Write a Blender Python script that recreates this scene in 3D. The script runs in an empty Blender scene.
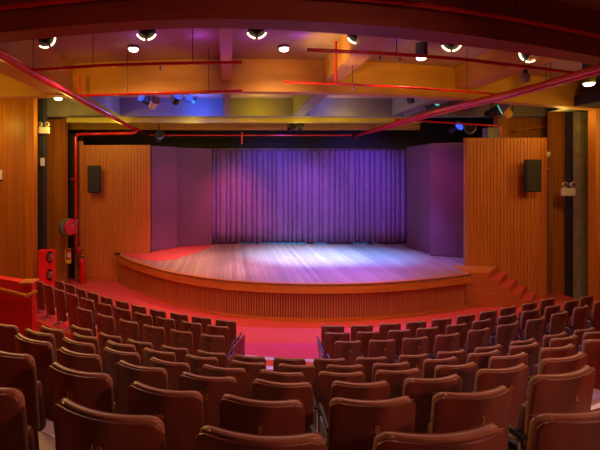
import bpy, bmesh, math, random
import numpy as np
from mathutils import Vector, Matrix
random.seed(7)
C = bpy.context.scene.collection
EYE = 3.58          # camera height above the hall floor
F = 430.0           # focal length in pixels of the 600x450 frame
VX, VY = 228.0, 178.0
def at(px, py, z):
    """pixel -> point on the horizontal plane z (world)"""
    D = F * (z - EYE) / (VY - py)
    return ((px - VX) * D / F, D)
def xa(px, D): return (px - VX) * D / F
def za(py, D): return EYE + (VY - py) * D / F

# ------------------------------------------------------------------ materials
def newmat(name):
    m = bpy.data.materials.new(name); m.use_nodes = True
    nt = m.node_tree; b = nt.nodes['Principled BSDF']
    return m, nt, b
def mat(name, col, rough=.6, metal=0, var=.12, scale=14, bump=0.0, spec=.5, emit=None, es=0):
    m, nt, b = newmat(name)
    b.inputs['Roughness'].default_value = rough; b.inputs['Metallic'].default_value = metal
    b.inputs['Specular IOR Level'].default_value = spec
    tc = nt.nodes.new('ShaderNodeTexCoord'); n = nt.nodes.new('ShaderNodeTexNoise')
    n.inputs['Scale'].default_value = scale; n.inputs['Detail'].default_value = 4
    nt.links.new(tc.outputs['Object'], n.inputs['Vector'])
    r = nt.nodes.new('ShaderNodeValToRGB')
    r.color_ramp.elements[0].position = .3; r.color_ramp.elements[1].position = .7
    r.color_ramp.elements[0].color = [c*(1-var) for c in col]+[1]
    r.color_ramp.elements[1].color = [min(1, c*(1+var)) for c in col]+[1]
    nt.links.new(n.outputs['Fac'], r.inputs['Fac']); nt.links.new(r.outputs['Color'], b.inputs['Base Color'])
    if bump:
        bp = nt.nodes.new('ShaderNodeBump'); bp.inputs['Strength'].default_value = bump; bp.inputs['Distance'].default_value = .01
        nt.links.new(n.outputs['Fac'], bp.inputs['Height']); nt.links.new(bp.outputs['Normal'], b.inputs['Normal'])
    if emit:
        b.inputs['Emission Color'].default_value = (*emit, 1); b.inputs['Emission Strength'].default_value = es
    return m
def wood(name, c1, c2, stretch=(9, 9, .35), plank=None, rough=.45, axis=0):
    m, nt, b = newmat(name)
    b.inputs['Roughness'].default_value = rough
    tc = nt.nodes.new('ShaderNodeTexCoord'); mp = nt.nodes.new('ShaderNodeMapping')
    mp.inputs['Scale'].default_value = stretch
    nt.links.new(tc.outputs['Object'], mp.inputs['Vector'])
    n = nt.nodes.new('ShaderNodeTexNoise'); n.inputs['Scale'].default_value = 1.6; n.inputs['Detail'].default_value = 6
    n.inputs['Distortion'].default_value = .6
    nt.links.new(mp.outputs['Vector'], n.inputs['Vector'])
    r = nt.nodes.new('ShaderNodeValToRGB')
    r.color_ramp.elements[0].position = .32; r.color_ramp.elements[1].position = .68
    r.color_ramp.elements[0].color = (*c1, 1); r.color_ramp.elements[1].color = (*c2, 1)
    nt.links.new(n.outputs['Fac'], r.inputs['Fac'])
    col = r.outputs['Color']
    if plank:
        sx = nt.nodes.new('ShaderNodeSeparateXYZ'); nt.links.new(tc.outputs['Object'], sx.inputs[0])
        mo = nt.nodes.new('ShaderNodeMath'); mo.operation = 'PINGPONG'; mo.inputs[1].default_value = plank/2
        nt.links.new(sx.outputs[axis], mo.inputs[0])
        lt = nt.nodes.new('ShaderNodeMath'); lt.operation = 'LESS_THAN'; lt.inputs[1].default_value = .0035
        nt.links.new(mo.outputs[0], lt.inputs[0])
        fl = nt.nodes.new('ShaderNodeMath'); fl.operation = 'DIVIDE'; fl.inputs[1].default_value = plank
        nt.links.new(sx.outputs[axis], fl.inputs[0])
        ff = nt.nodes.new('ShaderNodeMath'); ff.operation = 'FLOOR'; nt.links.new(fl.outputs[0], ff.inputs[0])
        wn = nt.nodes.new('ShaderNodeTexWhiteNoise'); wn.noise_dimensions = '1D'; nt.links.new(ff.outputs[0], wn.inputs['W'])
        hv = nt.nodes.new('ShaderNodeHueSaturation'); nt.links.new(col, hv.inputs['Color'])
        ma = nt.nodes.new('ShaderNodeMapRange'); ma.inputs['To Min'].default_value = .82; ma.inputs['To Max'].default_value = 1.18
        nt.links.new(wn.outputs['Value'], ma.inputs['Value']); nt.links.new(ma.outputs[0], hv.inputs['Value'])
        mx = nt.nodes.new('ShaderNodeMixRGB'); nt.links.new(lt.outputs[0], mx.inputs[0])
        nt.links.new(hv.outputs['Color'], mx.inputs[1]); mx.inputs[2].default_value = (c1[0]*.35, c1[1]*.35, c1[2]*.35, 1)
        col = mx.outputs[0]
    nt.links.new(col, b.inputs['Base Color'])
    return m
M = {}
M['wall'] = wood('wall_wood', (.38, .12, .008), (.54, .19, .014), (9, 9, .3), .28)
M['rib'] = wood('ribbed_wood', (.46, .14, .02), (.60, .20, .03), (10, 10, .3))
M['lip'] = wood('lip_wood', (.50, .15, .02), (.66, .23, .03), (.8, 2, 9), rough=.35)
M['ribdark'] = wood('stage_rib_wood', (.50, .16, .05), (.66, .23, .07), (12, 12, .5))
M['stairwood'] = wood('stair_wood', (.42, .11, .02), (.56, .17, .03), (.6, .6, 9))
M['stagefloor'] = wood('stage_boards', (.36, .24, .15), (.46, .31, .21), (7, .5, 4), .12, .32)
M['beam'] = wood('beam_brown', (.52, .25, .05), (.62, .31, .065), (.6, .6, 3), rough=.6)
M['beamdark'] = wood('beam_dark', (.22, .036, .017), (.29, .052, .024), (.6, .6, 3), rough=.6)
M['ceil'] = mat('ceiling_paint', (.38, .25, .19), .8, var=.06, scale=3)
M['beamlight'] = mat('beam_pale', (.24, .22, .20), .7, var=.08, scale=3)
M['carpet'] = mat('red_carpet', (.58, .085, .06), .95, var=.10, scale=60, bump=.3, spec=.1)
M['carpet_magenta_lit'] = mat('magenta_lit_carpet', (.56, .06, .16), .95, var=.10, scale=60, bump=.3, spec=.1)  # red carpet with magenta light mixed into its colour
M['tier'] = mat('tier_vinyl', (.38, .26, .22), .5, var=.12, scale=6)
M['nosing'] = mat('nosing_strip', (.62, .5, .55), .35, .3, var=.05)
M['black'] = mat('black_plastic', (.009, .009, .010), .5, var=.1)
M['dark'] = mat('dark_paint', (.024, .020, .020), .7, var=.15, scale=4)
M['olive'] = mat('olive_cloth', (.27, .24, .12), .8, var=.2, scale=5)
M['wing'] = mat('wing_panel', (.20, .075, .13), .7, var=.06, scale=3)
M['curtain'] = mat('curtain_cloth', (.30, .15, .33), .85, var=.1, scale=5, bump=.1)
M['hem'] = mat('hem_trim', (.05, .35, .38), .5, var=.4, scale=9)
M['yellow_lit'] = mat('yellow_lit_board', (.60, .48, .07), .6, var=.06, scale=3)  # pale pelmet board, the yellow light on it put into the colour
M['gap'] = mat('rib_shadow_board', (.10, .03, .012), .8, var=.1)
M['red'] = mat('red_gloss', (.62, .012, .014), .3, var=.06, scale=5)
M['redmatt'] = mat('red_paint', (.75, .010, .010), .6, var=.06, scale=3)
M['pipe'] = mat('red_pipe', (.60, .02, .025), .25, .1, var=.1, scale=5)
M['white'] = mat('white_plastic', (.75, .70, .72), .4, var=.04)
M['steel'] = mat('steel', (.45, .42, .42), .3, .9, var=.08)
M['yellow'] = mat('yellow_tag', (.8, .55, .03), .5, var=.05)
M['hose'] = mat('green_grey_hose', (.16, .17, .10), .6, var=.3, scale=30)
M['veneer'] = wood('seat_veneer', (.10, .024, .014), (.24, .055, .028), (3, 3, .9), rough=.36)
M['pad'] = mat('seat_vinyl', (.36, .17, .11), .42, var=.14, scale=20, bump=.15)
M['seatdark'] = mat('seat_base_vinyl', (.09, .025, .02), .5, var=.14, scale=20)
M['gold'] = mat('gold_number', (.55, .25, .06), .4, .2, var=.1)
M['frame'] = mat('seat_frame', (.34, .32, .36), .3, .7, var=.1)
M['panelred'] = mat('end_panel_vinyl', (.14, .012, .02), .45, var=.1)
M['glow'] = mat('lamp_glow', (1, .9, .75), .4, emit=(1, .83, .6), es=14)
M['glowring'] = mat('ring_glow', (1, .85, .6), .4, emit=(1, .72, .42), es=3)
M['glowcyan'] = mat('lens_cyan', (.2, .8, .7), .4, emit=(.1, .7, .6), es=.8)
M['glowblue'] = mat('lens_blue', (.1, .2, .9), .4, emit=(.05, .12, 1), es=1.0)

# ------------------------------------------------------------------ mesh builder
class MB:
    def __init__(s): s.bm = bmesh.new()
    def box(s, x0, x1, y0, y1, z0, z1, bev=0, rot=None):
        r = bmesh.ops.create_cube(s.bm, size=1)
        vs = r['verts']
        for v in vs:
            v.co = Vector(((x0+x1)/2+v.co.x*(x1-x0), (y0+y1)/2+v.co.y*(y1-y0), (z0+z1)/2+v.co.z*(z1-z0)))
        if bev:
            es = list({e for v in vs for e in v.link_edges})
            rr = bmesh.ops.bevel(s.bm, geom=es, offset=bev, segments=2, affect='EDGES', profile=.5)
            vs = list({v for f in rr['faces'] for v in f.verts} | {v for v in vs if v.is_valid})
        if rot is not None:
            for v in vs: v.co = rot @ v.co
        return s
    def tube(s, pts, r, n=10, caps=True):
        pts = [Vector(p) for p in pts]; rings = []
        for i, p in enumerate(pts):
            a = pts[max(0, i-1)]; b = pts[min(len(pts)-1, i+1)]
            d = (b-a).normalized()
            up = Vector((0, 0, 1)) if abs(d.z) < .9 else Vector((0, 1, 0))
            u = d.cross(up).normalized(); w = d.cross(u)
            rr = r[i] if isinstance(r, (list, tuple)) else r
            rings.append([s.bm.verts.new(p + (u*math.cos(2*math.pi*k/n) + w*math.sin(2*math.pi*k/n))*rr) for k in range(n)])
        for a, b in zip(rings, rings[1:]):
            for k in range(n): s.bm.faces.new((a[k], a[(k+1) % n], b[(k+1) % n], b[k]))
        if caps:
            s.bm.faces.new(rings[0][::-1]); s.bm.faces.new(rings[-1])
        return s
    def prism(s, poly, z0, z1):
        lo = [s.bm.verts.new((x, y, z0)) for x, y in poly]; hi = [s.bm.verts.new((x, y, z1)) for x, y in poly]
        n = len(poly)
        s.bm.faces.new(lo[::-1]); s.bm.faces.new(hi)
        for i in range(n): s.bm.faces.new((lo[i], lo[(i+1) % n], hi[(i+1) % n], hi[i]))
        return s
    def strip(s, A, B, z0, z1):
        """solid band between two plan polylines of equal length"""
        n = len(A)
        V = [[s.bm.verts.new((p[0], p[1], z)) for p in L] for L in (A, B) for z in (z0, z1)]
        a0, a1, b0, b1 = V
        for i in range(n-1):
            s.bm.faces.new((a1[i], a1[i+1], b1[i+1], b1[i])); s.bm.faces.new((a0[i+1], a0[i], b0[i], b0[i+1]))
            s.bm.faces.new((a0[i], a0[i+1], a1[i+1], a1[i])); s.bm.faces.new((b0[i+1], b0[i], b1[i], b1[i+1]))
        s.bm.faces.new((a0[0], a1[0], b1[0], b0[0])); s.bm.faces.new((a0[-1], b0[-1], b1[-1], a1[-1]))
        return s
    def lathe(s, prof, c=(0, 0, 0), axis='z', n=20):
        rings = []
        for r, h in prof:
            ring = []
            for k in range(n):
                a = 2*math.pi*k/n
                v = (r*math.cos(a), r*math.sin(a), h)
                if axis == 'y': v = (v[0], v[2], v[1])
                if axis == 'x': v = (v[2], v[0], v[1])
                ring.append(s.bm.verts.new((c[0]+v[0], c[1]+v[1], c[2]+v[2])))
            rings.append(ring)
        for a, b in zip(rings, rings[1:]):
            for k in range(n): s.bm.faces.new((a[k], a[(k+1) % n], b[(k+1) % n], b[k]))
        s.bm.faces.new(rings[0][::-1]); s.bm.faces.new(rings[-1])
        return s
    def build(s, name, m, parent=None, smooth=False, loc=None, rot=None):
        bmesh.ops.recalc_face_normals(s.bm, faces=s.bm.faces)
        me = bpy.data.meshes.new(name); s.bm.to_mesh(me); s.bm.free()
        me.materials.append(m)
        if smooth:
            for p in me.polygons: p.use_smooth = True
            try: me.set_sharp_from_angle(angle=math.radians(38))
            except Exception: pass
        o = bpy.data.objects.new(name, me); C.objects.link(o)
        if parent: o.parent = parent
        if loc: o.location = loc
        if rot: o.rotation_euler = rot
        return o
def tag(o, label, cat, group=None):
    o['label'] = label; o['category'] = cat
    if group: o['group'] = group
    return o
def thing(name, label, cat, loc=(0, 0, 0), rz=0, group=None):
    o = bpy.data.objects.new(name, None); C.objects.link(o); o.empty_display_size = .1
    o.location = loc; o.rotation_euler = (0, 0, rz)
    return tag(o, label, cat, group)
def struct(o):
    o['kind'] = 'structure'; return o
def catmull(pts, n=6):
    P = [pts[0]]+list(pts)+[pts[-1]]; out = []
    for i in range(1, len(P)-2):
        p0, p1, p2, p3 = [np.array(P[i+k], float) for k in (-1, 0, 1, 2)]
        for k in range(n):
            t = k/n
            out.append(tuple(.5*((2*p1)+(-p0+p2)*t+(2*p0-5*p1+4*p2-p3)*t*t+(-p0+3*p1-3*p2+p3)*t**3)))
    out.append(tuple(pts[-1])); return out
def resample(pts, step):
    pts = [np.array(p, float) for p in pts]; out = [pts[0]]; acc = 0
    for a, b in zip(pts, pts[1:]):
        L = np.linalg.norm(b-a); t = step-acc
        while t <= L:
            out.append(a+(b-a)*t/L); t += step
        acc = L-(t-step)
    return out
def offset(pts, d):
    out = []
    for i, p in enumerate(pts):
        a = np.array(pts[max(0, i-1)]); b = np.array(pts[min(len(pts)-1, i+1)]); t = (b-a)/np.linalg.norm(b-a)
        out.append((p[0]-t[1]*d, p[1]+t[0]*d))
    return out

# ------------------------------------------------------------------ levels
ZS = EYE-2.61       # stage top
ZC = EYE+2.55       # ceiling
ZB = EYE+1.85       # underside of the cross beams
ZP = EYE+1.15       # top of panels and wings

# ------------------------------------------------------------------ floor and walls
struct(MB().box(-11.2, 14.2, -4.5, 18.2, -.2, 0).build('floor', M['carpet']))
struct(MB().box(-11.2, 14.2, -4.5, 18.2, ZC, ZC+.25).build('ceiling', M['ceil']))
struct(MB().box(-9.6, 14, 17.8, 18.1, 0, ZC).build('wall_back', M['dark']))
struct(MB().box(-9.3, -9.0, 12.5, 17.8, 0, ZC).build('wall_left_outer', M['dark']))
def panel(name, x0, x1, y, m, z0=0, z1=ZC, th=.25, bev=.0):
    return struct(MB().box(x0, x1, y, y+th, z0, z1).build(name, m))
panel('wall_left_front', -10.9, xa(37.5, 12.75), 12.5, M['wall'])
struct(MB().box(-11.1, -10.8, -2, 12.5, 0, ZC).build('wall_left_side', M['wall']))
panel('wall_left_column', xa(34, 13), xa(47, 13.25), 13.0, M['dark'])
panel('wall_left_middle', xa(46.5, 14.5), xa(68, 14.75), 14.5, M['wall'], z1=EYE+1.99)
panel('wall_left_recess', xa(64, 15.4), xa(81, 15.4), 15.4, M['dark'], z1=ZP+.45)
panel('wall_left_return', xa(75, 15.2), xa(83, 15.2), 15.2, M['ribdark'], z1=ZP+.15, th=.1)
# ribbed side panels of the stage
def ribbed(name, x0, x1, y, z0, z1, pitch, m):
    mb = MB(); mb.box(x0, x1, y, y+.15, z0, z1)
    bo = mb.build(name, m)
    mb = MB()
    n = int((x1-x0)/pitch)
    for i in range(n):
        c = x0+(i+.5)*(x1-x0)/n
        mb.box(c-pitch*.36, c+pitch*.36, y-.014, y+.01, z0, z1-.004)
    so = mb.build('slats', m, bo)
    return struct(bo)
XL0, XL1 = xa(79.5, 15.0), xa(150, 15.0)
ribbed('wall_left_panel', XL0, XL1, 15.0, 0, ZP, .105, M['rib'])
struct(MB().box(XL0, xa(119, 14.9), 14.93, 14.99, 0, .14).build('baseboard_left', M['stairwood']))
XR0, XR1 = xa(463.5, 13.0), xa(547, 12.85)
ribbed('wall_right_panel', XR0, XR1, 12.85, 0, EYE+1.2, .1, M['rib'])
panel('wall_right_middle', xa(498, 14.2), xa(566, 13.6)+.6, 14.2, M['wall'])
struct(MB().box(xa(547.5, 13.5), xa(566, 13.3), 13.3, 13.5, 0, ZC).build('wall_right_jamb', M['wall']))
panel('wall_right_column', xa(565, 13.15), xa(573, 12.9), 12.9, M['dark'])
panel('wall_right_curtained', xa(573, 12.85), xa(600, 12.6), 12.6, M['olive'])
panel('wall_right_front', xa(588, 11.85), 14, 11.6, M['wall'], z1=ZB+.02)
struct(MB().box(xa(575, 11.2), 14, 9.9, 12.2, ZB+.02, ZB+.3).build('ceiling_soffit', M['dark']))
struct(MB().box(13.8, 14.1, -2, 17.8, 0, ZC).build('wall_right_side', M['wall']))

# ------------------------------------------------------------------ stage
lip_px = [(117, 254.5), (130, 260.5), (150, 266.9), (170, 272), (190, 275.7), (210, 278.6), (230, 280.8), (270, 283.2), (310, 284.2), (345, 284), (380, 282.8), (420, 280), (450, 276.8), (471, 274)]
lip = catmull([at(x, y, ZS) for x, y in lip_px], 4)
back = [(max(min(p[0], 7.7), -3.6), 17.4) for p in lip]
st = thing('stage', 'raised round-fronted wooden stage with ribbed front and smooth orange lip', 'stage')
top_poly = lip + [(6.66, 12.83), (XR0-.01, 12.83), (XR0-.01, 13.03), (8.4, 13.03), (8.4, 17.6), (-2.69, 17.6), (-2.69, 14.96), (-3.70, 14.92)]
MB().prism(top_poly, ZS-.06, ZS).build('stage_deck', M['stagefloor'], st)
MB().strip(lip, offset(lip, .10), ZS-.235, ZS+.004).build('lip', M['lip'], st)
base = offset(lip, .16)
MB().strip(base, offset(base, .1), 0, ZS-.20).build('front_board', M['gap'], st)
fac = MB()
rs = resample(base, .066)
for i in range(len(rs)-1):
    a = np.array(rs[i]); b = np.array(rs[i+1]); t = (b-a)/np.linalg.norm(b-a); nrm = np.array((t[1], -t[0]))
    q = [a+t*.012-nrm*.004, a+t*.052-nrm*.004, a+t*.052+nrm*.028, a+t*.012+nrm*.028]
    q = [tuple(v) for v in q]
    fac.prism(q, .09, ZS-.21)
fac.build('ribbed_front', M['ribdark'], st)
MB().strip(offset(base, -.035), base, 0, .09).build('base_strip', M['lip'], st)
MB().box(-.1, .1, -.06, .06, 0, .06, bev=.01).build('corner_bracket', M['black'], st, loc=(lip[0][0]+.02, lip[0][1]-.02, ZS))
# red carpet at stage left
cp = [at(x, y, ZS) for x, y in [(121, 255.2), (140, 259.5), (158, 261.5), (176, 259), (192, 254), (206, 249)]]
cp += [(-.55, 16.75), (-1.95, 16.28), (-2.66, 15.2), (-2.66, 14.9), (-3.6, 14.88)]
tag(MB().prism(cp, ZS+.0005, ZS+.012).build('stage_carpet', M['carpet']), 'red carpet covering the left corner of the stage floor', 'carpet')
# wings
def wing(x0, y0, x1, y1, ztop, label):
    mb = MB(); d = Vector((x1-x0, y1-y0, 0)); L = d.length; a = math.atan2(d.y, d.x)
    mb.box(0, L, 0, .09, 0, ztop-ZS-.013, bev=.012)
    o = mb.build('stage_wing', M['wing'], loc=(x0, y0, ZS+.013), rot=(0, 0, a))
    return tag(o, label, 'stage panel', 'tall purple wing panels beside the curtain')
wing(xa(151.5, 15.3), 15.3, xa(177, 16.0), 16.0, ZP, 'tall plain purple wing panel next to the left ribbed wooden wall')
wing(xa(175.5, 16.3), 16.3, xa(212, 16.75), 16.75, ZP, 'tall magenta wing panel touching the left edge of the curtain')
wing(xa(407, 16.3), 16.3, xa(431.5, 14.6), 14.6, ZP+.02, 'tall violet wing panel touching the right edge of the curtain')
wing(xa(430, 14.45), 14.45, xa(465, 14.1), 14.1, ZP+.02, 'tall dark purple wing panel next to the right ribbed wooden wall')
# curtain
cur = thing('stage_curtain', 'wide pleated blue and violet curtain closing the back of the stage', 'curtain', (0, 0, 0))
x0, x1 = -.72, 7.12; N = 760; mb = MB(); rows = []
zs = [ZS+.05, ZS+.6, ZS+1.6, ZS+2.8, ZP-.05]
ph = [random.uniform(-.30, .30) for _ in range(60)]
for z in zs:
    r = []
    for i in range(N+1):
        x = x0+(x1-x0)*i/N; k = (x-x0)/.205; j = int(k)
        u = k + ph[j % 60]*(1-k+j)+ph[(j+1) % 60]*(k-j)
        amp = .17+.03*math.sin(j*1.7)
        y = 17.20-amp*abs(math.sin(math.pi*u))**.36+.008*math.sin(z*2+j)
        r.append(mb.bm.verts.new((x, y, z)))
    rows.append(r)
for a, b in zip(rows, rows[1:]):
    for i in range(N): mb.bm.faces.new((a[i], a[i+1], b[i+1], b[i]))
cc = mb.build('cloth', M['curtain'], cur, smooth=True)
sm = cc.modifiers.new('th', 'SOLIDIFY'); sm.thickness = .012
mb = MB()
for a, b in ((.4, 1.1), (1.25, 3.1), (3.4, 3.9), (4.95, 5.5), (5.7, 5.9)): mb.box(a, b, 16.98, 17.01, ZS+.013, ZS+.05)
mb.build('glitter_hem', M['hem'], cur)
MB().tube([(x0, 17.1, ZP), (x1, 17.1, ZP)], .03).build('curtain_rail', M['steel'], cur)

# stairs on the right
stp = thing('stage_stairs', 'small wooden stair with five red carpeted treads at right end of stage', 'stairs')
n = 5; rise = ZS/ n; yf, yb = 11.9, 12.80; xt = xa(489, yf)
xbk = 8.02; tr = .285
for k in range(n+0):
    zt = ZS-rise*k
    w = tr if k else 0
    xf0 = xt+tr*(k-1) if k else 6.55; xf1 = xt+tr*k
    xb0 = xbk+tr*(k-1) if k else 6.67; xb1 = xbk+tr*k
    MB().prism([(xf0, yf), (xf1, yf), (xb1, yb), (xb0, yb)], 0, zt-.02 if k else zt-.03).build('step', M['stairwood'], stp)
    if k:
        MB().prism([(xf0+.004, yf+.01), (xf1+.014, yf-.0), (xb1+.014, yb), (xb0+.004, yb)], zt-.02, zt).build('tread_carpet', M['carpet'], stp)
    else:
        MB().prism([(xf0-.05, yf-.0), (xf1+.01, yf-.0), (xb1+.01, yb), (xb0, yb)], zt-.03, zt+.003).build('landing_board', M['lip'], stp)
    mb = MB(); mb.prism([(xf1+.001, yf+.03), (xf1+.012, yf+.03), (xb1+.012, yb-.01), (xb1+.001, yb-.01)], zt-rise+.001, zt-.021); mb.build('riser_carpet', M['carpet'], stp)

# ------------------------------------------------------------------ seating rows (top edge of each backrest: left end, right end)
R1L = [(54, 280.5, 63.5, 282.5), (64, 282.6, 74.5, 284.5), (75, 287, 85, 289.5), (86.5, 290.5, 97.5, 293), (100, 295.5, 111.5, 298), (115, 299.4, 128, 302), (131, 304.4, 145, 307), (149, 309.4, 165, 312), (170, 312.4, 187, 315), (192, 316.4, 210, 318), (216, 319.4, 235, 321.4)]
R1R = [(322, 325, 344, 325.5), (351.6, 325, 373, 325), (380, 323, 401.4, 323), (407, 322, 427, 321), (432.6, 320, 452.6, 318.4), (457.6, 316, 476, 314), (480.6, 312.6, 498, 309.6), (501, 308.6, 517.6, 305), (523, 304.6, 538.6, 301.4), (542, 300, 556, 297)]
R2L = [(33.6, 280, 42, 282), (42.4, 283.6, 52.4, 285.6), (53, 288, 64, 291), (65, 291.6, 77, 295), (79.6, 297, 93, 300), (96.4, 301.6, 110.6, 304), (113, 307, 130, 310), (133, 312, 151, 315.6), (155.6, 317, 173.6, 320), (181, 321, 200, 324), (206, 325, 228, 327.6)]
R2R = [(326, 333, 349.6, 333), (358, 331.5, 380.4, 331.5), (389.4, 330, 411.4, 329.6), (418, 328.5, 439.6, 326.2), (448, 325.6, 468, 323), (474, 321, 492.6, 318), (499.6, 316.6, 517.6, 313), (523, 311, 541, 308), (546, 309, 562, 305), (565, 303, 579.4, 299.4), (581.6, 297, 594.4, 293.4)]
R3L = [(75, 306.6, 91, 310.6), (95, 313, 113, 317), (118, 318.4, 137, 322.4), (142.4, 324, 163, 328), (169, 329, 191, 332.4), (200, 334, 223.6, 336.4)]
R3R = [(335.6, 342, 361.6, 341), (370, 340.4, 396.4, 340), (404.4, 339, 429.6, 337), (437.4, 336, 461, 333), (469.6, 330, 491.4, 327), (498.6, 325, 520.4, 321), (527, 321, 548, 317), (552.4, 315, 569.6, 311), (575, 309, 590, 305), (595.6, 302, 608, 298)]
R4 = [(69, 324.4, 91, 330), (97, 332, 120, 337), (126, 339, 151, 343.6), (160, 345, 187, 349), (196, 350, 225, 354), (234, 355, 265, 358), (274, 357.5, 305, 359), (314, 358.4, 346, 359.6), (357, 357, 387.6, 357), (400, 355, 429.6, 354), (438, 352, 467.6, 350.5), (477, 349, 503.6, 345), (512, 342, 537, 338), (546, 336, 568, 331.6), (577, 331, 596, 327)]
R5 = [(39, 325, 62, 331), (70.4, 332, 96, 338), (105, 340, 133.6, 346), (141.6, 348, 174, 354), (184, 354, 217, 358), (230, 360.6, 265, 364), (278.4, 364.4, 315, 366), (327, 365, 364, 366), (374, 363.6, 411, 362.8), (425, 359.5, 459.6, 357), (469, 354, 503, 350), (511, 347, 542, 342), (552, 340, 580, 335), (587, 333.5, 612, 328.5)]
R6 = [(-12, 320, 16, 327), (23, 328, 52, 335), (60, 336.4, 92.6, 345), (101, 347, 138, 354), (148, 357.6, 188, 365), (201, 365, 245, 369.5), (259, 370, 304, 374), (319, 372, 365, 373), (377, 371, 422, 369), (437, 366.5, 479, 363), (492, 357.5, 530, 352.4), (543, 349.5, 577, 344), (587, 341, 618, 336)]
R7 = [(12, 333, 50, 344), (56, 347, 98, 356), (115, 360, 164, 370), (179, 373, 235, 379), (252, 380, 312, 385), (333, 382.5, 390, 383), (407, 380, 463, 375), (480, 370.5, 531, 363.5), (543, 361, 591, 352)]
R8 = [(-28, 343, 34, 358), (46, 361.5, 107, 376), (127, 382, 199, 395), (219, 396, 303, 404), (331, 400, 416, 398.5), (437, 395, 515, 387), (533, 378, 602, 366)]
R9 = [(-85, 372, 30, 395), (49, 397, 158, 421), (193, 429, 327, 440), (377, 438, 512, 427), (535, 420, 645, 398)]
HH = [2.68, 2.535, 2.42, 2.28, 2.04, 1.746, 1.40, 1.10, .867]
CH = .87            # height of a seat back above its own floor
rowsrc = [(R1L, R1R), (R2L, R2R), (R3L, R3R), (R4,), (R5,), (R6,), (R7,), (R8,), (R9,)]
fits = []; centres = []
for r, blocks in enumerate(rowsrc):
    H = HH[r]; X = []; Y = []; blk = []
    for b in blocks:
        bb = []
        for xl, yl, xr, yr in b:
            ym = (yl+yr)/2
            D = F*H/(ym-VY); x = ((xl+xr)/2-VX)*D/F
            X.append(x); Y.append(D)
            dl = F*H/(yl-VY); dr = F*H/(yr-VY)
            bb.append((x, (xl+xr)/2, D, (dr-dl)/((xr-VX)*dr/F-(xl-VX)*dl/F), math.hypot(dr-dl, (xr-VX)*dr/F-(xl-VX)*dl/F)))
        blk.append(bb)
    deg = 4 if r < 6 else 3 if r < 8 else 2
    fits.append((np.polyfit(X, Y, deg), min(X), max(X))); centres.append(blk)
def fitD(r, x):
    p, a, b = fits[r]; xx = min(max(x, a), b); dp = np.polyder(p)
    s = float(np.polyval(dp, xx)); s = max(-.9, min(.8, s))
    return float(np.polyval(p, xx))+s*(x-xx), s

# tiers
TZ = [EYE-h-CH for h in HH]
def rowline(r, off, xs):
    pts = []
    for x in xs:
        d, s = fitD(r, x); L = math.hypot(1, s)
        pts.append((x-s/L*off, d+off/L))
    return pts
GAP = .62
LX = [-4.9, -5.3, -3.1, -2.6, -2.8, -3.2, -2.6, -2.0, -1.6]
RX = [9.0, 9.2, 8.4, 7.2, 6.2, 5.0, 4.2, 3.6, 3.2]
for r in range(9):
    l, rr = LX[r], RX[r]
    xs = [l+(rr-l)*i/40 for i in range(41)]
    fr = rowline(r, GAP, xs)
    if r < 8:
        bk = []
        nx = rowline(r+1, GAP-.03, [l-1+(rr-l+2)*i/80 for i in range(81)])
        nxx = [p[0] for p in nx]; nxy = [p[1] for p in nx]
        bk = [(p[0], min(float(np.interp(p[0], nxx, nxy)), p[1]-.12)) for p in fr]
    else:
        bk = [(p[0], -1.5) for p in fr]
    if r == 2: fr = [(x, y) for x, y in fr]
    m = M['carpet'] if r < 3 else M['tier']
    struct(MB().strip(fr, bk, 0, max(.03, TZ[r])).build('floor', m))
    a = rowline(r, GAP+.002, xs); b = rowline(r, GAP-.13, xs)
    z = max(.03, TZ[r])
    struct(MB().strip(a, b, z-.02 if r else z-.02, z+.006).build('trim_%d' % (r+1), M['nosing']))
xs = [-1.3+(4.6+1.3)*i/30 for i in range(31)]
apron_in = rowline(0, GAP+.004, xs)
struct(MB().strip([(p[0], 9.3 + .0*(p[0])) if 9.3 > p[1]+.05 else (p[0], p[1]+.05) for p in apron_in], apron_in, .0, .012).build('trim_10', M['carpet_magenta_lit']))  # carpet band whose colour carries the magenta light before the front row

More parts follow.
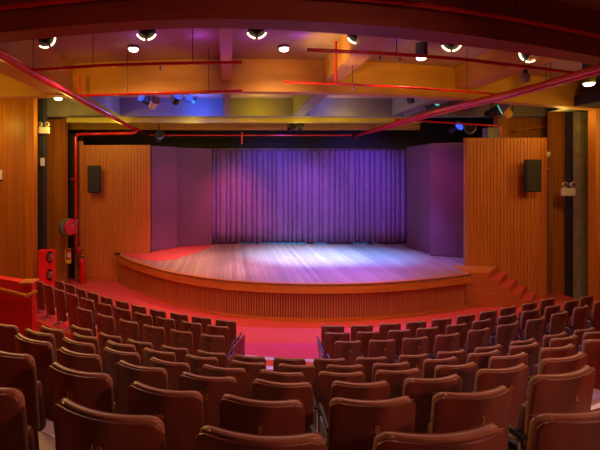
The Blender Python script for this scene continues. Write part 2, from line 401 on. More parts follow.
# ---- the seat: origin on its floor, back towards -Y, sitter looks to +Y
def curved_slab(w, z0, z1, yoff, th, rad, sag=.06, tilt=.12, rbot=.03, nu=14):
    bm = bmesh.new()
    zsamp = [z0, z0+rbot*.3, z0+rbot, z0+(z1-z0)*.35, z0+(z1-z0)*.7]
    zsamp += [z1-rad+rad*math.sin(math.pi/2*k/5) for k in range(0, 6)]
    def hw(z):
        h = w*(.94+.06*min(1, (z-z0)/(z1-z0)*1.6))
        if z > z1-rad: h = h-rad+math.sqrt(max(0, rad*rad-(z-(z1-rad))**2))
        if z < z0+rbot: h = h-rbot+math.sqrt(max(0, rbot*rbot-((z0+rbot)-z)**2))
        return h
    L = [[], []]
    for z in zsamp:
        h = hw(z)
        for s in (0, 1):
            row = []
            for i in range(nu+1):
                u = -1+2*i/nu; x = u*h
                y = -sag*(1-(x/w)**2)-tilt*(z-z1)*-1*0
                y += -tilt*(z-z1)*-1*-1 if False else 0
                y += tilt*(z1-z)*1.0
                y += yoff + (th if s else 0)
                row.append(bm.verts.new((x, y, z)))
            L[s].append(row)
    m = len(zsamp)
    for j in range(m-1):
        for i in range(nu):
            bm.faces.new((L[0][j][i], L[0][j][i+1], L[0][j+1][i+1], L[0][j+1][i]))
            bm.faces.new((L[1][j][i+1], L[1][j][i], L[1][j+1][i], L[1][j+1][i+1]))
        bm.faces.new((L[0][j][0], L[0][j+1][0], L[1][j+1][0], L[1][j][0]))
        bm.faces.new((L[0][j+1][nu], L[0][j][nu], L[1][j][nu], L[1][j+1][nu]))
    for i in range(nu):
        bm.faces.new((L[0][0][i+1], L[0][0][i], L[1][0][i], L[1][0][i+1]))
        bm.faces.new((L[0][-1][i], L[0][-1][i+1], L[1][-1][i+1], L[1][-1][i]))
    bmesh.ops.recalc_face_normals(bm, faces=bm.faces)
    es = [e for e in bm.edges if len(e.link_faces) == 2 and e.calc_face_angle(0) > math.radians(50)]
    bmesh.ops.bevel(bm, geom=es, offset=min(.02, th*.42), segments=3, affect='EDGES', profile=.5)
    mb = MB(); mb.bm.free(); mb.bm = bm
    return mb
meshes = {}
def proto(name, mb, m):
    bmesh.ops.recalc_face_normals(mb.bm, faces=mb.bm.faces)
    me = bpy.data.meshes.new(name); mb.bm.to_mesh(me); mb.bm.free(); me.materials.append(m)
    for p in me.polygons: p.use_smooth = True
    me.set_sharp_from_angle(angle=math.radians(40))
    meshes[name] = me
W = .216
proto('backrest', curved_slab(W+.002, .15, CH-.006, 0, .016, .046), M['veneer'])
proto('back_cushion', curved_slab(W-.008, .36, CH+.004, .0165, .036, .046), M['pad'])
# folded-up seat
mb = MB(); mb.box(-.185, .185, -.035, .035, -.165, .165, bev=.026)
for v in mb.bm.verts:
    v.co = Matrix.Rotation(math.radians(7), 3, 'X') @ v.co + Vector((0, .118, .50))
proto('seat', mb, M['seatdark'])
for nm, sx in (('side_frame', 1),):
    mb = MB()
    mb.box(-.012, .012, .085, .15, .0, .46, bev=.006); mb.box(-.03, .03, .03, .26, 0, .025, bev=.008)
    mb.box(-.012, .012, .08, .30, .30, .48, bev=.01)
    proto(nm, mb, M['frame'])
mb = MB(); mb.box(-.015, .015, .06, .34, -.015, .018, bev=.008)
for v in mb.bm.verts: v.co = Matrix.Rotation(math.radians(7), 3, 'X') @ v.co + Vector((0, 0, .50))
proto('armrest', mb, M['black'])
mb = MB(); mb.box(-.011, .011, .06, .44, .02, .485, bev=.006); proto('end_panel', mb, M['panelred'])
digits = {}
def number_mesh(n):
    if n in digits: return digits[n]
    cu = bpy.data.curves.new('number', 'FONT'); cu.body = str(n); cu.size = .052; cu.extrude = .001
    cu.align_x = 'CENTER'; cu.align_y = 'CENTER'
    o = bpy.data.objects.new('tmpnum', cu); C.objects.link(o)
    dg = bpy.context.evaluated_depsgraph_get(); me = bpy.data.meshes.new_from_object(o.evaluated_get(dg))
    bpy.data.objects.remove(o); me.materials.clear(); me.materials.append(M['gold'])
    digits[n] = me; return me
def part(name, me, parent, loc=(0, 0, 0), rot=(0, 0, 0)):
    o = bpy.data.objects.new(name, me); C.objects.link(o); o.parent = parent; o.location = loc; o.rotation_euler = rot
    return o
ORD = ['first', 'second', 'third', 'fourth', 'fifth', 'sixth', 'seventh', 'eighth', 'ninth', 'tenth', 'eleventh', 'twelfth', 'thirteenth', 'fourteenth', 'fifteenth']
rowname = ['row nearest the stage', 'second row from the stage', 'third row from the stage', 'fourth row from the stage',
           'fifth row from the stage', 'fourth row from the viewer', 'third row from the viewer', 'second row from the viewer', 'row nearest the viewer']
first = {(0, 0): 22, (0, 1): 10, (1, 0): 22, (1, 1): 10, (2, 0): 16, (2, 1): 10, (3, 0): 15, (4, 0): 15, (5, 0): 15, (6, 0): 13, (7, 0): 12, (8, 0): 11}
for r in range(9):
    for bi, bb in enumerate(centres[r]):
        for i, (x, px, Dm, sm_, wm) in enumerate(bb):
            D, s = fitD(r, x)
            # keep the seat on the ray of its image column, on the row's curve
            for _ in range(4):
                x = (px-VX)*D/F; D, s = fitD(r, x)
            k = .75 if r >= 5 else .35
            D = D*(1-k)+Dm*k; s = s*(1-k)+max(-1, min(.9, sm_))*k; x = (px-VX)*D/F
            where = (('left block, ' if bi == 0 else 'right block, ') if r < 3 else '')
            num = first[(r, bi)]-i
            if r >= 6:
                lab = 'brown curved seat marked %d, %s from the left in the %s' % (num, ORD[i], rowname[r])
            else:
                lab = 'brown curved seat, %s from the left in the %s%s' % (ORD[i], where, rowname[r])
            t = thing('auditorium_seat', lab, 'theatre seat', (x, D, max(TZ[r], .03)), math.atan(s), 'brown auditorium seats, %s%s' % (where, rowname[r].split(',')[0]))
            t.scale = (max(.94, min(1.14, .3+.7*wm/.425)), 1, 1)
            b = part('backrest', meshes['backrest'], t)
            if num > 0:
                part('seat_number', number_mesh(num), b, (0, -.0655+.12*.125, CH-.125), (math.radians(90-6.8), 0, 0))
            part('back_cushion', meshes['back_cushion'], t)
            part('seat', meshes['seat'], t)
            end_l = i == 0; end_r = i == len(bb)-1
            part('side_frame', meshes['side_frame'], t, (-.228, 0, 0))
            part('armrest', meshes['armrest'], t, (-.228, 0, 0))
            if end_r:
                part('side_frame', meshes['side_frame'], t, (.228, 0, 0))
                part('armrest', meshes['armrest'], t, (.228, 0, 0))
                if r < 3 and bi == 0: part('end_panel', meshes['end_panel'], t, (.256, 0, 0))
            

# ------------------------------------------------------------------ ceiling beams (they bow towards the audience)
def arcbeam(name, front, backpx, z, m, ext=2.5, label=None):
    A = catmull([at(x, y, z) for x, y in front], 4); B = catmull([at(x, y, z) for x, y in backpx], 4)
    n = 50
    def rs(L):
        xs = [p[0] for p in L]; ys = [p[1] for p in L]
        return xs, ys
    ax, ay = rs(A); bx, by = rs(B); lo = max(ax[0], bx[0]); hi = min(ax[-1], bx[-1])
    X = [lo+(hi-lo)*i/n for i in range(n+1)]
    a = [(x, float(np.interp(x, ax, ay))) for x in X]; b = [(x, float(np.interp(x, bx, by))) for x in X]
    def extend(L):
        s0 = (L[3][1]-L[0][1])/(L[3][0]-L[0][0]); s1 = (L[-1][1]-L[-4][1])/(L[-1][0]-L[-4][0])
        return [(L[0][0]-ext, L[0][1]-s0*ext)]+L+[(L[-1][0]+ext, L[-1][1]+s1*ext)]
    o = MB().strip(extend(a), extend(b), z, ZC).build(name, m)
    return struct(o), a
b1, l1 = arcbeam('trim_beam', [(-20, 34), (0, 32.5), (80, 25), (160, 20), (230, 19), (300, 21), (380, 26), (440, 32), (520, 43), (600, 57), (620, 61)],
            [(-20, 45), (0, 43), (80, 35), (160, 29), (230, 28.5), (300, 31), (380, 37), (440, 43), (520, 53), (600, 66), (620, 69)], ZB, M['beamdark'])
b2, l2 = arcbeam('trim_beam', [(-20, 98), (0, 97), (100, 94), (160, 92.5), (225, 91.5), (300, 92), (380, 94), (440, 97), (500, 101), (590, 108.5), (620, 111)],
            [(-20, 100.5), (0, 99.5), (100, 96.5), (160, 95), (225, 94), (300, 94.6), (380, 96.6), (440, 99.6), (500, 103.6), (590, 110.8), (620, 113)], ZB, M['beam'])
struct(MB().box(-9.0, 13.8, 13.75, 14.1, EYE+1.98, ZC).build('trim_beam', M['beamlight']))
tag(MB().box(xa(68, 14.3), xa(420, 14.3), 14.15, 14.35, EYE+1.83, EYE+2.0).build('ceiling_pelmet', M['yellow_lit']), 'long pale board hanging just above the front of the stage curtain', 'pelmet')
struct(MB().box(-6.2, xa(420, 16), 16.0, 16.2, EYE+1.8, ZC).build('trim_beam', M['beam']))
# joists along the hall
def joist(xc, w, y0, y1, z0, m): return struct(MB().box(xc-w/2, xc+w/2, y0, y1, z0, ZC).build('trim_joist', m))
ZJ = EYE+2.07
J = [(-3.75, .6), (-.03, .2), (2.25, .36), (5.5, .5)]
for (xc, w) in J:
    D2 = float(np.interp(xc, [p[0] for p in l2], [p[1] for p in l2])); D1 = float(np.interp(xc, [p[0] for p in l1], [p[1] for p in l1]))
    joist(xc, w, D1+.5, D2+.01, ZJ if xc != -3.75 else ZB+.02, M['beam']); joist(xc, w, D2+.38, 13.76, EYE+2.0, M['beamlight'])
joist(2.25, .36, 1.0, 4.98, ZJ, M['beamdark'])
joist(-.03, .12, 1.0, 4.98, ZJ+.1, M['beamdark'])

# ------------------------------------------------------------------ sprinkler pipes
def pipe(pts, r, label, nub=(), m='pipe'):
    o = thing('sprinkler_pipe', label, 'pipe', pts[0], 0, 'red sprinkler pipes under the ceiling')
    p0 = Vector(pts[0])
    MB().tube([Vector(p)-p0 for p in pts], r, 10).build('pipe_run', M[m], o, smooth=True)
    if m == 'pipe' and (Vector(pts[0])-Vector(pts[-1])).length > 1.5:
        for f in (.3, .8):
            k = f*(len(pts)-1); i = min(int(k), len(pts)-2); q = Vector(pts[i]).lerp(Vector(pts[i+1]), k-i)-p0
            MB().tube([q, (q[0], q[1], ZC-p0.z)], .006, 6).build('hanger_rod', M['dark'], o)
    for q in nub:
        qq = Vector(q)-p0
        mb = MB(); mb.lathe([(.012, 0), (.012, -.06), (.03, -.07), (.03, -.085), (.008, -.1)], tuple(qq), n=8)
        mb.build('sprinkler_head', M['steel'], o)
    return o
ZQ = EYE+1.72
def P3(px, py, z=ZQ): x, y = at(px, py, z); return (x, y, z)
pipe([P3(-30, 36), P3(0, 54), P3(40, 77), P3(80, 99), P3(112, 117), P3(139, 131.5), P3(146, 134)], .068, 'thick red pipe running along the left side of the ceiling toward the stage')
pipe([P3(640, 57), P3(600, 68), P3(540, 86), P3(500, 96), P3(440, 110.5), P3(395, 123.5), P3(356, 135.7)], .068, 'thick red pipe running along the right side of the ceiling toward the curtain')
pipe([P3(620, 68, ZQ-.08), P3(560, 84, ZQ-.08), P3(500, 100, ZQ-.08), P3(440, 114, ZQ-.08), P3(370, 133, ZQ-.08)], .022, 'thin red conduit slung just below the thick right ceiling pipe')
pipe([P3(32, 70), P3(100, 65.5), P3(160, 63.5), P3(242, 62.5)], .024, 'thin red branch pipe crossing the left ceiling bay from the thick pipe', [P3(161, 63.5)])
pipe([P3(80, 95.5), P3(160, 93), P3(242, 90.5)], .024, 'thin red branch pipe along the bottom of the second beam, left half', [P3(181, 92.5), P3(140, 93.5)])
pipe([P3(307, 50), P3(380, 53), P3(460, 59), P3(520, 66), P3(572, 72.5)], .024, 'thin red branch pipe crossing the right ceiling bay up to the thick pipe', [P3(380, 53), P3(400, 54.5)])
pipe([P3(284, 82), P3(340, 84), P3(400, 87), P3(460, 91), P3(494, 94)], .02, 'thin red branch pipe across the face of second beam, right half', [P3(353, 84.5)])
a = P3(336, 84); pipe([a, (a[0], a[1], EYE+2.5)], .022, 'short upright red pipe rising from the right branch pipe to the ceiling')
a = P3(80, 94.5); pipe([a, (a[0], a[1], EYE+2.1)], .022, 'short upright red pipe rising beside the thick left ceiling pipe')
pipe([(xa(150, 15.6), 15.6, EYE+1.55), (xa(300, 15.6), 15.6, EYE+1.55), (xa(352, 15.6), 15.6, EYE+1.55)], .025, 'thin red pipe running level just above the top of the curtain')
pipe([(xa(242, 15.2), 15.2, EYE+1.62), (xa(242, 15.2), 15.2, EYE+1.2)], .03, 'short hanging red pipe drop above the left part of the curtain')
pipe([(xa(395, 13.4), 13.4, EYE+1.82), (xa(500, 13.4), 13.4, EYE+1.62), (xa(501, 13.4), 13.4, EYE+1.3)], .03, 'red pipe above the right ribbed panel bending down at its end')
l0 = [(p[0], p[1]-.06, EYE+1.98) for p in l1[::4]]
pipe([(-4.2, 5.65, EYE+2.10)]+[(p[0], p[1]-.09, EYE+2.12-.0*abs(p[0])) for p in l1[::4]], .03, 'red pipe fixed along the front of the nearest dark beam')
pipe([(xa(70, 13.6), 13.6, EYE+1.93), (xa(107, 13.6), 13.6, EYE+1.95)], .015, 'short thin dark rail under the pale left beam', m='dark')
# standpipe at the left wall
sp = thing('standpipe', 'upright red fire pipe beside the left ribbed wall, bending level at top', 'pipe', (xa(75.5, 14.85), 14.85, 0))
o3 = Vector(sp.location)
zt = za(134, 14.85)
MB().tube([Vector(p)-o3 for p in [(xa(76, 14.85), 14.85, za(250, 14.85)), (xa(75.5, 14.85), 14.85, zt-.12), (xa(76.5, 14.85), 14.85, zt-.03), (xa(80, 14.85), 14.85, zt), (xa(132, 14.85), 14.85, zt+.03), (xa(136, 14.9), 14.9, zt+.08), (xa(138, 15.1), 15.1, EYE+1.73)]], .055, 12).build('riser_pipe', M['pipe'], sp, smooth=True)
mb = MB()
for z in (za(179, 14.85), za(186, 14.85)): mb.lathe([(.085, -.03), (.085, .03)], (0, 0, z), n=16)
mb.box(-.16, 0, -.03, .03, za(179, 14.85)-.02, za(179, 14.85)+.02); mb.build('pipe_collar', M['pipe'], sp)
mb = MB(); mb.lathe([(.03, -.12), (.09, -.1), (.12, 0), (.09, .1), (.03, .12)], (xa(78.5, 14.85)-o3.x, -.02, za(250, 14.85)), axis='z', n=16)
mb.build('valve', M['red'], sp, smooth=True)
MB().box(-.02, .2, -.05, -.02, -.02, .02, bev=.006).build('valve_handle', M['steel'], sp, loc=(xa(79, 14.85)-o3.x, -.1, za(249, 14.85)))
# hose reel
hr = thing('hose_reel', 'round red fire hose reel with grey green hose on the left wall', 'hose reel', (xa(71, 14.2), 14.1, za(226, 14.4)), math.radians(58))
MB().lathe([(.27, -.1), (.29, -.06), (.27, -.02), (.29, .02), (.27, .06)], axis='y', n=28, c=(-.03, .13, 0)).build('hose_coil', M['hose'], hr, smooth=True)
MB().lathe([(.05, -.09), (.08, -.05), (.25, -.04), (.27, -.02), (.27, 0)], axis='y', n=28, c=(.04, 0, 0)).build('reel_disc', M['red'], hr, smooth=True)
MB().tube([(.02, -.1, .02), (.24, -.14, .22)], .02, 8).build('reel_handle', M['steel'], hr)
# extinguishers
def extinguisher(px, D, ytop, ybot, r, label):
    z0 = za(ybot, D); h = za(ytop, D)-z0
    if z0 < .2: h += z0; z0 = 0
    e = thing('fire_extinguisher', label, 'fire extinguisher', (xa(px, D), D-.03, z0), 0)
    MB().lathe([(r*.8, 0), (r, .03), (r, h*.78), (r*.85, h*.84), (r*.4, h*.88), (r*.35, h*.92)], n=20).build('cylinder', M['red'], e, smooth=True)
    mb = MB(); mb.lathe([(r*.35, h*.92), (r*.45, h*.94), (r*.3, h)], n=12); mb.box(-.02, .12, -.02, .02, h*.95, h*.99, bev=.005); mb.build('valve_head', M['steel'], e)
    return e, h
e, h = extinguisher(82.5, 14.6, 255, 283, .09, 'tall red fire extinguisher standing on the floor by the left wall')
MB().tube([(.08, -.02, h*.95), (-.1, -.05, h*.99), (-.15, -.04, h*.7), (-.13, -.04, h*.5)], .018, 8).build('hose', M['black'], e, smooth=True)
e, h = extinguisher(69.8, 14.2, 248, 262, .065, 'small red fire extinguisher hung on the dark strip below hose reel')
MB().box(-.04, .05, -.078, -.062, .16, .32, bev=.003).build('paper_label', M['white'], e)
MB().box(-.08, .08, -.10, -.07, -.03, .09, bev=.01).build('yellow_tag', M['yellow'], e)
MB().tube([(-.02, 0, h), (-.13, 0, h-.05), (-.13, 0, .05)], .014, 8).build('hose', M['yellow'], e)

# red cabinet
D = 12.0; x0, x1 = xa(36.5, D), xa(51, D); z1 = za(251, D); a = math.radians(20)
rc = thing('hydrant_cabinet', 'tall red fire cabinet with two oval openings before the left wall', 'cabinet', (x0, D+.1, 0), 0)
MB().box(0, .17, .0, .22, 0, z1, bev=.01).build('cabinet_side', M['redmatt'], rc)
w = x1-x0
mb = MB(); mb.box(.17, w, .04, .22, 0, z1, bev=.01); mb.build('cabinet_front', M['redmatt'], rc)
for yy in (258, 276):
    zc = za(yy, D)
    MB().lathe([(.17, 0), (.17, .02)], axis='y', n=24).build('oval_opening', M['black'], rc, loc=((.17+w)/2+.03, .02, zc), ).scale = (.5, 1, 1)
    MB().lathe([(.11, 0), (.14, .01), (.11, .02)], axis='y', n=20).build('hose_nozzle', M['steel'], rc, loc=((.17+w)/2+.045, .005, zc)).scale = (.5, 1, .8)

# stair parapet bottom left
pt = thing('stair_parapet', 'low red parapet with slanted wooden handrail at the far left', 'parapet', (0, 0, 0))
D1 = 7.6; D0 = 9.2
xa1, xa0 = xa(32, D1), xa(-30, D0)
zA, zB = za(284, D1), za(274, D0)
mb = MB()
vs = [mb.bm.verts.new(c) for c in [(xa1, D1, 0), (xa0, D0, 0), (xa0, D0, zB), (xa1-.0, D1, zA), (xa1-.02, D1+.22, 0), (xa0, D0+.22, 0), (xa0, D0+.22, zB), (xa1-.02, D1+.22, zA)]]
for f in ((0, 1, 2, 3), (7, 6, 5, 4), (0, 3, 7, 4), (1, 5, 6, 2), (3, 2, 6, 7), (0, 4, 5, 1)): mb.bm.faces.new([vs[i] for i in f])
mb.build('parapet_wall', M['redmatt'], pt)
mb = MB(); mb.box(-.24, .02, -.02, .26, 0, .035, bev=.008)
mb.build('wooden_cap', M['lip'], pt, loc=(xa1, D1, zA))
hp = [(xa(-25, 8.8), 8.8, za(283, 8.8)), (xa(0, 8.0), 8.0, za(289.5, 8.0)), (xa(27, 7.42), 7.42, za(296, 7.42)), (xa(35, 7.42), 7.42, za(292, 7.42)), (xa(35.5, 7.7), 7.7, za(292, 7.7))]
MB().tube(hp, .035, 10).build('handrail', M['lip'], pt, smooth=True)
for (q, dd) in ((hp[1], .25), (hp[2], .18)):
    MB().tube([q, (q[0]+.0, q[1]+dd, q[2]-.12)], .014, 8).build('rail_bracket', M['red'], pt)
tag(MB().box(-.05, .05, -.012, .012, -.06, .06, bev=.006).build('wall_socket', M['white'], loc=(xa(17.5, 7.75), 7.93, za(326, 7.75))), 'small white wall socket low on the red parapet', 'socket')

# ------------------------------------------------------------------ speakers, emergency lights, small wall things
def speaker(px0, px1, py0, py1, D, label):
    w = xa(px1, D)-xa(px0, D); h = (py1-py0)*D/F
    s = thing('wall_speaker', label, 'speaker', (xa((px0+px1)/2, D), D, za(py1, D)))
    MB().box(-w/2, w/2, 0, .12, 0, h, bev=.02).build('speaker_cabinet', M['black'], s)
    mb = MB(); mb.box(-w/2+.02, w/2-.02, -.02, .01, .03, h-.03, bev=.008); mb.build('grille', M['dark'], s)
    MB().lathe([(.025, 0), (.025, .008)], axis='y', n=3).build('badge', M['steel'], s, loc=(0, -.026, .1))
    MB().box(-.04, .04, .12, .37, h*.4, h*.6).build('wall_bracket', M['dark'], s)
speaker(87.3, 100, 165.5, 193, 14.6, 'black box speaker on the ribbed wooden wall left of the stage')
speaker(526.3, 542, 159.5, 192, 12.45, 'black box speaker on the ribbed wooden wall right of the stage')
def emlight(px, py, D, s, label):
    e = thing('emergency_light', label, 'emergency light', (xa(px, D), D, za(py, D)))
    MB().box(-.16*s, .16*s, -.04, .06, -.11*s, .09*s, bev=.015).build('housing', M['white'], e)
    for k in (-1, 1):
        h = MB().lathe([(.02*s, .05), (.06*s, .03), (.075*s, -.04), (.07*s, -.05)], axis='y', n=16).build('lamp_head', M['white'], e, smooth=True, loc=(k*.1*s, 0, .17*s))
        MB().lathe([(.058*s, -.056), (.058*s, -.05)], axis='y', n=16).build('lens', M['steel'], h)
emlight(44, 130, 12.93, 1.0, 'white twin head emergency light at the top of left dark column')
emlight(568.5, 191.5, 12.53, 1.15, 'white twin head emergency light on the dark column at right')
tag(MB().box(-.06, .06, -.03, .03, -.12, .12, bev=.01).build('switch_plate', M['white'], loc=(xa(41.5, 12.9), 12.96, za(162, 12.9))), 'small pale switch plate halfway up the left dark column', 'switch')
tag(MB().box(-.2, .05, -.05, .03, -.14, .14, bev=.02).build('wall_box', M['white'], loc=(xa(0, 12.4), 12.46, za(175, 12.4))), 'white wall box cut by the left edge of the photo', 'wall box')
cm = thing('security_camera', 'small white dome camera with loose cable above the right speaker', 'camera', (xa(547.5, 13.1), 13.1, za(155, 13.1)))
MB().lathe([(.03, .1), (.08, .08), (.09, 0), (.06, -.06), (.02, -.08)], n=16).build('dome', M['white'], cm, smooth=True)
MB().tube([(0, 0, -.07), (-.1, 0, -.2), (-.08, 0, -.36), (.05, 0, -.42)], .012, 6).build('cable', M['white'], cm, smooth=True)
MB().box(-.04, .04, 0, .2, -.02, .06).build('mount', M['dark'], cm)
tag(MB().tube([(xa(515, 13.9), 13.9, za(131, 13.9)), (xa(530, 13.9), 13.9, za(128.5, 13.9)), (xa(564, 13.9), 13.9, za(124, 13.9))], .035).build('wall_rail', M['rib'], ), 'slanted wooden rail on the wall above the right ribbed panel', 'rail')

# ------------------------------------------------------------------ ceiling lamps
def lightobj(kind, name, loc, energy, col, target=None, size=.1, spot=60, blend=.6):
    l = bpy.data.lights.new(name, kind); l.energy = energy; l.color = col
    if kind == 'SPOT': l.spot_size = math.radians(spot); l.spot_blend = blend; l.shadow_soft_size = size
    elif kind == 'POINT': l.shadow_soft_size = size
    elif kind == 'AREA': l.size = size
    o = bpy.data.objects.new(name, l); C.objects.link(o); o.location = loc
    if target is not None:
        d = Vector(target)-Vector(loc); o.rotation_euler = d.to_track_quat('-Z', 'Y').to_euler()
    return o
WARM = (1, .62, .30)
def downlight(px, py, z, label, e=60, spot=150):
    x, y = at(px, py, z)
    t = thing('ceiling_downlight', label, 'ceiling light', (x, y, z), 0, 'round recessed downlights')
    MB().lathe([(.11, 0), (.11, .03), (.075, .03), (.075, 0)], n=24).build('rim', M['steel'], t, smooth=True)
    MB().lathe([(.03, -.05), (.075, -.035), (.09, -.003)], n=24).build('lamp', M['glow'], t)
    mb = MB(); mb.lathe([(.105, .03), (.105, max(.04, ZC-z))], n=24); mb.build('housing', M['dark'], t)
    lightobj('SPOT', 'downlight_beam', (x, y, z-.09), e, WARM, (x, y, 0), .06, spot, .5)
downlight(133.5, 49, EYE+2.5, 'bright star-like downlight in the left ceiling bay')
downlight(284, 48.8, EYE+2.5, 'bright star-like downlight in the middle ceiling bay')
downlight(421.5, 57.5, EYE+2.28, 'short can downlight hanging in the right ceiling bay', 40)
downlight(58, 98.3, EYE+1.98, 'small flat downlight high by the left wall', 25)
downlight(589, 83.5, ZB, 'bright flat downlight under the dark soffit at far right', 25)
def gimbal(px, py, D, label, tilt, kind='ring'):
    x = xa(px, D); z = za(py, D)
    t = thing('gimbal_spotlight', label, 'spotlight', (x, D, z), 0, 'black ring spotlights behind the nearest beam')
    h = MB().lathe([(.02, -.13), (.08, -.11), (.125, -.05), (.14, .02), (.12, .09), (.05, .14)], n=24).build('lamp_body', M['black'], t, smooth=True, rot=tilt)
    mb = MB()
    for a0, a1 in ((205, 262), (278, 335)):
        mb.tube([(.165*math.cos(math.radians(a0+(a1-a0)*k/10)), -.06, .155*math.sin(math.radians(a0+(a1-a0)*k/10))) for k in range(11)], .016, 6)
    mb.build('glowing_ring', M['glowring'], h)
    MB().tube([(0, 0, .05), (0, 0, ZC-z)], .015, 8).build('stem', M['black'], t)
    return t
gimbal(147, 31.5, 7.0, 'black ring spotlight above the left bright downlight', (0, 0, 0))
gimbal(256.5, 30, 7.0, 'black ring spotlight just left of the middle bright downlight', (0, 0, 0))
gimbal(356, 35, 7.0, 'black ring spotlight beside the yellow lit joist', (0, 0, 0))
gimbal(449.5, 42.5, 7.0, 'black ring spotlight near the right ceiling branch pipe', (0, 0, 0))
gimbal(47, 39.5, 7.4, 'small tilted spotlight glowing at far left behind the nearest beam', (0, -.5, 0))
gimbal(526.5, 54, 7.6, 'small tilted spotlight glowing at right behind the nearest beam', (0, .5, 0))
def bulb(px, py, D, label):
    t = thing('globe_lamp', label, 'lamp', (xa(px, D), D, za(py, D)), 0)
    MB().lathe([(.01, -.09), (.06, -.07), (.09, 0), (.06, .07), (.03, .09)], n=16).build('globe', M['beamlight'], t, smooth=True)
    MB().lathe([(.035, .09), (.035, .16)], n=10).build('socket', M['dark'], t)
bulb(354, 63.5, 8.2, 'dim round globe lamp beside the purple joist')
bulb(525.5, 78, 8.2, 'dim round globe lamp beside the right ceiling joist')
# stage lanterns hanging in the second bay
def lantern(px, py, D, yaw, pitch, s, bodym, lensm, label):
    x = xa(px, D); z = za(py, D)
    t = thing('stage_lantern', label, 'stage light', (x, D, z), yaw, 'stage lanterns hung from the ceiling')
    b = MB().lathe([(.05*s, .16*s), (.10*s, .13*s), (.11*s, -.08*s), (.14*s, -.16*s), (.13*s, -.165*s)], axis='y', n=20).build('lamp_barrel', bodym, t, smooth=True, rot=(pitch, 0, 0))
    MB().lathe([(.12*s, -.175*s), (.12*s, -.165*s)], axis='y', n=20).build('lens', lensm, b)
    mb = MB(); mb.tube([(-.15*s, 0, 0), (-.15*s, 0, .2*s), (.15*s, 0, .2*s), (.15*s, 0, 0)], .014, 6); mb.tube([(0, 0, .2*s), (0, 0, ZC-z)], .02, 8)
    mb.build('yoke', M['black'], t)
lantern(153.5, 104, 11.8, .6, -.5, 1.0, M['white'], M['steel'], 'white barrel stage light hanging left of the blue lit ceiling')
lantern(145, 100, 12.2, -.5, -.3, 1.0, M['black'], M['glowblue'], 'dark stage light hanging next to the white barrel light')
lantern(177, 99, 11.6, .4, -.4, 1.1, M['black'], M['glowblue'], 'dark blue stage light before the blue lit ceiling')
lantern(192, 99.5, 12.9, -.4, -.2, .9, M['black'], M['glowblue'], 'dark blue stage light at right of its twin, before blue ceiling')
lantern(412, 100, 12.3, .2, 0, .9, M['black'], M['dark'], 'small black stage light under the second beam at right, leftmost')
lantern(421.5, 103, 12.6, 0, .2, .9, M['black'], M['dark'], 'small black stage light under the second beam at right, middle')
lantern(431, 104.5, 11.8, .5, -.3, 1.0, M['black'], M['glowcyan'], 'stage light with blue green lens crossing the right red pipe')
lantern(492, 113, 11.6, .9, -.4, 1.15, M['black'], M['glowcyan'], 'stage light with turquoise lens above the right ribbed panel')
lantern(505, 112, 12.9, -1.0, -.5, 1.4, M['beam'], M['steel'], 'brown stage light above the right ribbed panel beside turquoise one')
lantern(455, 129, 15.6, .3, -.4, 1.3, M['steel'], M['glowblue'], 'grey stage light in the dark gap above the right wings')
lantern(470, 130, 14.6, -.5, -.2, 1.3, M['steel'], M['dark'], 'grey stage light just above top left corner of right ribbed panel')
lantern(159, 137, 15.4, .3, -.4, 1.2, M['steel'], M['dark'], 'grey stage light above top right corner of left ribbed panel')
lantern(291, 128, 14.9, .2, -.3, .9, M['black'], M['dark'], 'small black stage light above the middle of the curtain, left one')
lantern(300, 127, 14.6, -.2, -.3, .9, M['black'], M['dark'], 'small black stage light above the middle of the curtain, right one')
tag(MB().box(xa(484, 13.7), xa(498, 13.7), 13.5, 13.8, za(140, 13.5), za(127.5, 13.5), bev=.01).build('control_box', M['beamlight']), 'pale boxy unit sitting just above the right ribbed panel', 'box')

# ------------------------------------------------------------------ lights
def sp_(loc, tgt, e, col, spot=60, size=.15, blend=.8): return lightobj('SPOT', 'stage_beam', loc, e, col, tgt, size, spot, blend)
BLUE = (.08, .10, 1); VIO = (.45, .18, 1); MAG = (1, .12, .38); CY = (.62, .85, 1)
# onto the deck
sp_((2.5, 13.3, EYE+1.5), (2.6, 14.5, ZS), 5200, (.30, .46, 1), 64, blend=1)
sp_((4.6, 13.4, EYE+1.5), (4.5, 14.5, ZS), 3800, (.06, .26, 1), 62, blend=1)
sp_((3.4, 12.0, EYE+1.5), (2.8, 12.6, ZS), 3200, (.13, .09, 1), 86, blend=1)
sp_((6.2, 13.4, EYE+1.4), (6.0, 13.8, ZS), 1100, (.2, .12, 1), 60, blend=1)
sp_((-1.2, 12.8, EYE+1.5), (-1.5, 14.6, ZS), 620, (1, .34, .55), 50, blend=1)
sp_((-.4, 12.0, EYE+1.5), (-.2, 13.2, ZS), 760, (1, .60, .34), 70, blend=1)
# onto the curtain and wings
sp_((2.0, 14.9, EYE+1.5), (2.0, 17.1, EYE+.2), 170, BLUE, 95)
sp_((5.0, 14.9, EYE+1.5), (5.2, 17.1, EYE+.2), 190, (.14, .08, 1), 95)
sp_((.2, 14.2, EYE+1.4), (.2, 17, EYE-1.3), 400, (1, .14, .32), 58, blend=1)
sp_((3.0, 14.2, EYE+1.4), (3.0, 17, EYE-1.4), 280, (.6, .15, .9), 66, blend=1)
sp_((5.6, 14.2, EYE+1.4), (5.6, 17, EYE-1.4), 150, (.4, .10, 1), 60, blend=1)
sp_((5.8, 12.2, EYE+1.4), (7.4, 15, EYE-1.2), 130, (.8, .10, .5), 62, blend=1)
sp_((-.9, 12.4, EYE+1.4), (-2.0, 16, EYE-1.4), 240, (1, .16, .40), 55, blend=1)
sp_((5.2, 13.2, EYE+1.4), (7.4, 15.2, EYE-.2), 60, (.3, .1, 1), 80, blend=1)
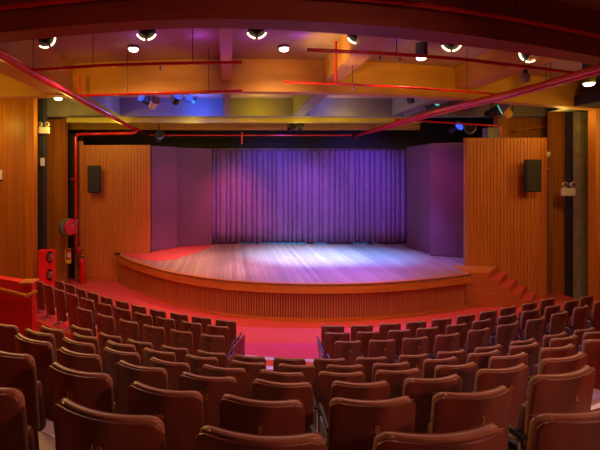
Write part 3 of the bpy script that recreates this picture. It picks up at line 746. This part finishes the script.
# colour washes in the ceiling bays
PT = lambda n, loc, e, c: lightobj('POINT', n, loc, e, c, size=.15)
PT('blue_wash', (-.9, 13.0, EYE+2.1), 75, (.01, .10, 1))
PT('blue_wash', (3.0, 12.9, EYE+2.25), 22, (.03, .08, 1))
PT('blue_wash', (-2.3, 12.9, EYE+2.1), 9, (.15, .15, 1))
PT('violet_wash', (-3.0, 12.4, EYE+2.0), 6, (.3, .2, 1))
PT('yellow_wash', (1.0, 13.0, EYE+2.0), 26, (1, .68, .0))
PT('yellow_wash', (3.6, 13.2, EYE+1.8), 16, (1, .68, .0))
PT('yellow_wash', (-1.2, 13.98, EYE+1.5), 12, (1, .8, .02))
PT('yellow_wash', (-4.9, 12.6, EYE+1.5), 45, (1, .72, .10))
PT('yellow_wash', (-5.6, 8.3, EYE+1.6), 45, (1, .62, .06))
PT('yellow_wash', (-6.6, 11.6, EYE+1.6), 26, (1, .65, .06))
PT('yellow_wash', (10.4, 10.4, EYE+1.5), 30, (1, .62, .06))
PT('yellow_wash', (8.8, 8.3, EYE+1.6), 34, (1, .62, .08))
PT('yellow_wash', (9.3, 12.0, EYE+1.65), 22, (1, .6, .1))
PT('yellow_wash', (2.4, 13.98, EYE+1.5), 9, (1, .8, .02))
PT('yellow_wash', (-3.6, 13.98, EYE+1.5), 9, (1, .8, .02))
for x in (-1.5, -.5, .5, 1.3, 3.2): PT('violet_wash', (x, 7.7, EYE+2.38), 2.6, (.42, .08, 1))  # unseen points added to tint the ceiling violet, no fixture there
PT('violet_wash', (-.03, 7.4, EYE+1.72), 3.5, (.42, .08, 1))
PT('violet_wash', (2.2, 7.6, EYE+1.6), 2.5, (.42, .08, 1))
sp_((.9, 7.2, EYE+1.3), (2.1, 8.0, EYE+2.35), 190, (1, .62, .08), 60)
# light thrown up on the face of the second beam
for x in (-2.9, -1.2, 1.0, 3.0, 4.6, 7.0): sp_((x, 6.9, EYE+1.6), (x, 9.2, EYE+1.95), 110, (1, .50, .0), 54, blend=1)
# warm house light on walls and seats
for (x, y, z, e, t) in [(-6.6, 9.8, EYE+1.7, 170, (-7.2, 12.5, EYE-1)), (-4.6, 11.5, EYE+1.6, 60, (-4.9, 15, EYE-.8)), (8.2, 9.2, EYE+1.6, 130, (8.6, 12.8, EYE-1.0)), (11.2, 9.0, EYE+1.7, 120, (11, 12, EYE-.5))]:
    lightobj('SPOT', 'house_light', (x, y, z), e, (1, .50, .16), t, .3, 100, .9)
for x, y, e in [(-3, 8.0, 80), (.8, 8.6, 60), (4.2, 8.0, 80), (7, 8.2, 90), (-2.4, 4.6, 125), (1.2, 4.4, 105), (4.6, 4.6, 125)]:
    lightobj('SPOT', 'house_light', (x, y, EYE+1.7), e, (1, .60, .42), (x, y+.3, 0), .2, 150, .6)
lightobj('SPOT', 'house_light', (6.2, -1.4, EYE+1.7), 760, (1, .34, .20), (.8, 3.4, 1.6), .12, 80, .7)
for x, y, e in [(-3.4, -1.2, 25), (.6, -1.6, 15)]:
    lightobj('SPOT', 'house_light', (x, y, EYE+1.9), e, (1, .30, .20), (x*1.2, y+5, 0), .25, 84, .8)
sp_((2.5, 9.6, EYE+1.6), (1.6, 10, 0), 360, (1, .38, .13), 105)
sp_((-1.8, 10.6, EYE+1.6), (-2.0, 11.6, 0), 420, (1, .12, .40), 95)
sp_((-3.6, 9.6, EYE+1.5), (-3.6, 9.2, 0), 260, (1, .32, .18), 90)
sp_((4.6, 10.4, EYE+1.6), (5.0, 10.6, 0), 300, (1, .12, .42), 90)
sp_((.2, 11.8, EYE+1.7), (4.2, 6.0, .6), 1500, (.12, .10, 1), 52)
sp_((-5.0, 7.4, EYE+1.6), (-1.6, 4.6, 1.4), 420, (1, .62, .16), 80)
sp_((1.6, 13.4, EYE+1.5), (1.2, 8.0, 0), 600, (.35, .2, 1), 40, blend=.8)

w = bpy.data.worlds.new('World'); bpy.context.scene.world = w; w.use_nodes = True
w.node_tree.nodes['Background'].inputs[0].default_value = (1, .42, .30, 1)
w.node_tree.nodes['Background'].inputs[1].default_value = .045

# ------------------------------------------------------------------ camera
cam = bpy.data.cameras.new('Camera'); co = bpy.data.objects.new('Camera', cam); C.objects.link(co)
co.location = (0, 0, EYE); co.rotation_euler = (math.radians(90), 0, 0)
cam.sensor_width = 36; cam.lens = 36*F/600; cam.clip_start = .05; cam.clip_end = 100
cam.shift_x = (300-VX)/600; cam.shift_y = -(225-VY)/600
sc = bpy.context.scene; sc.camera = co
sc.view_settings.view_transform = 'Standard'; sc.view_settings.look = 'None'; sc.view_settings.gamma = 1
sc.view_settings.use_curve_mapping = False
sc.view_settings.exposure = 0.0
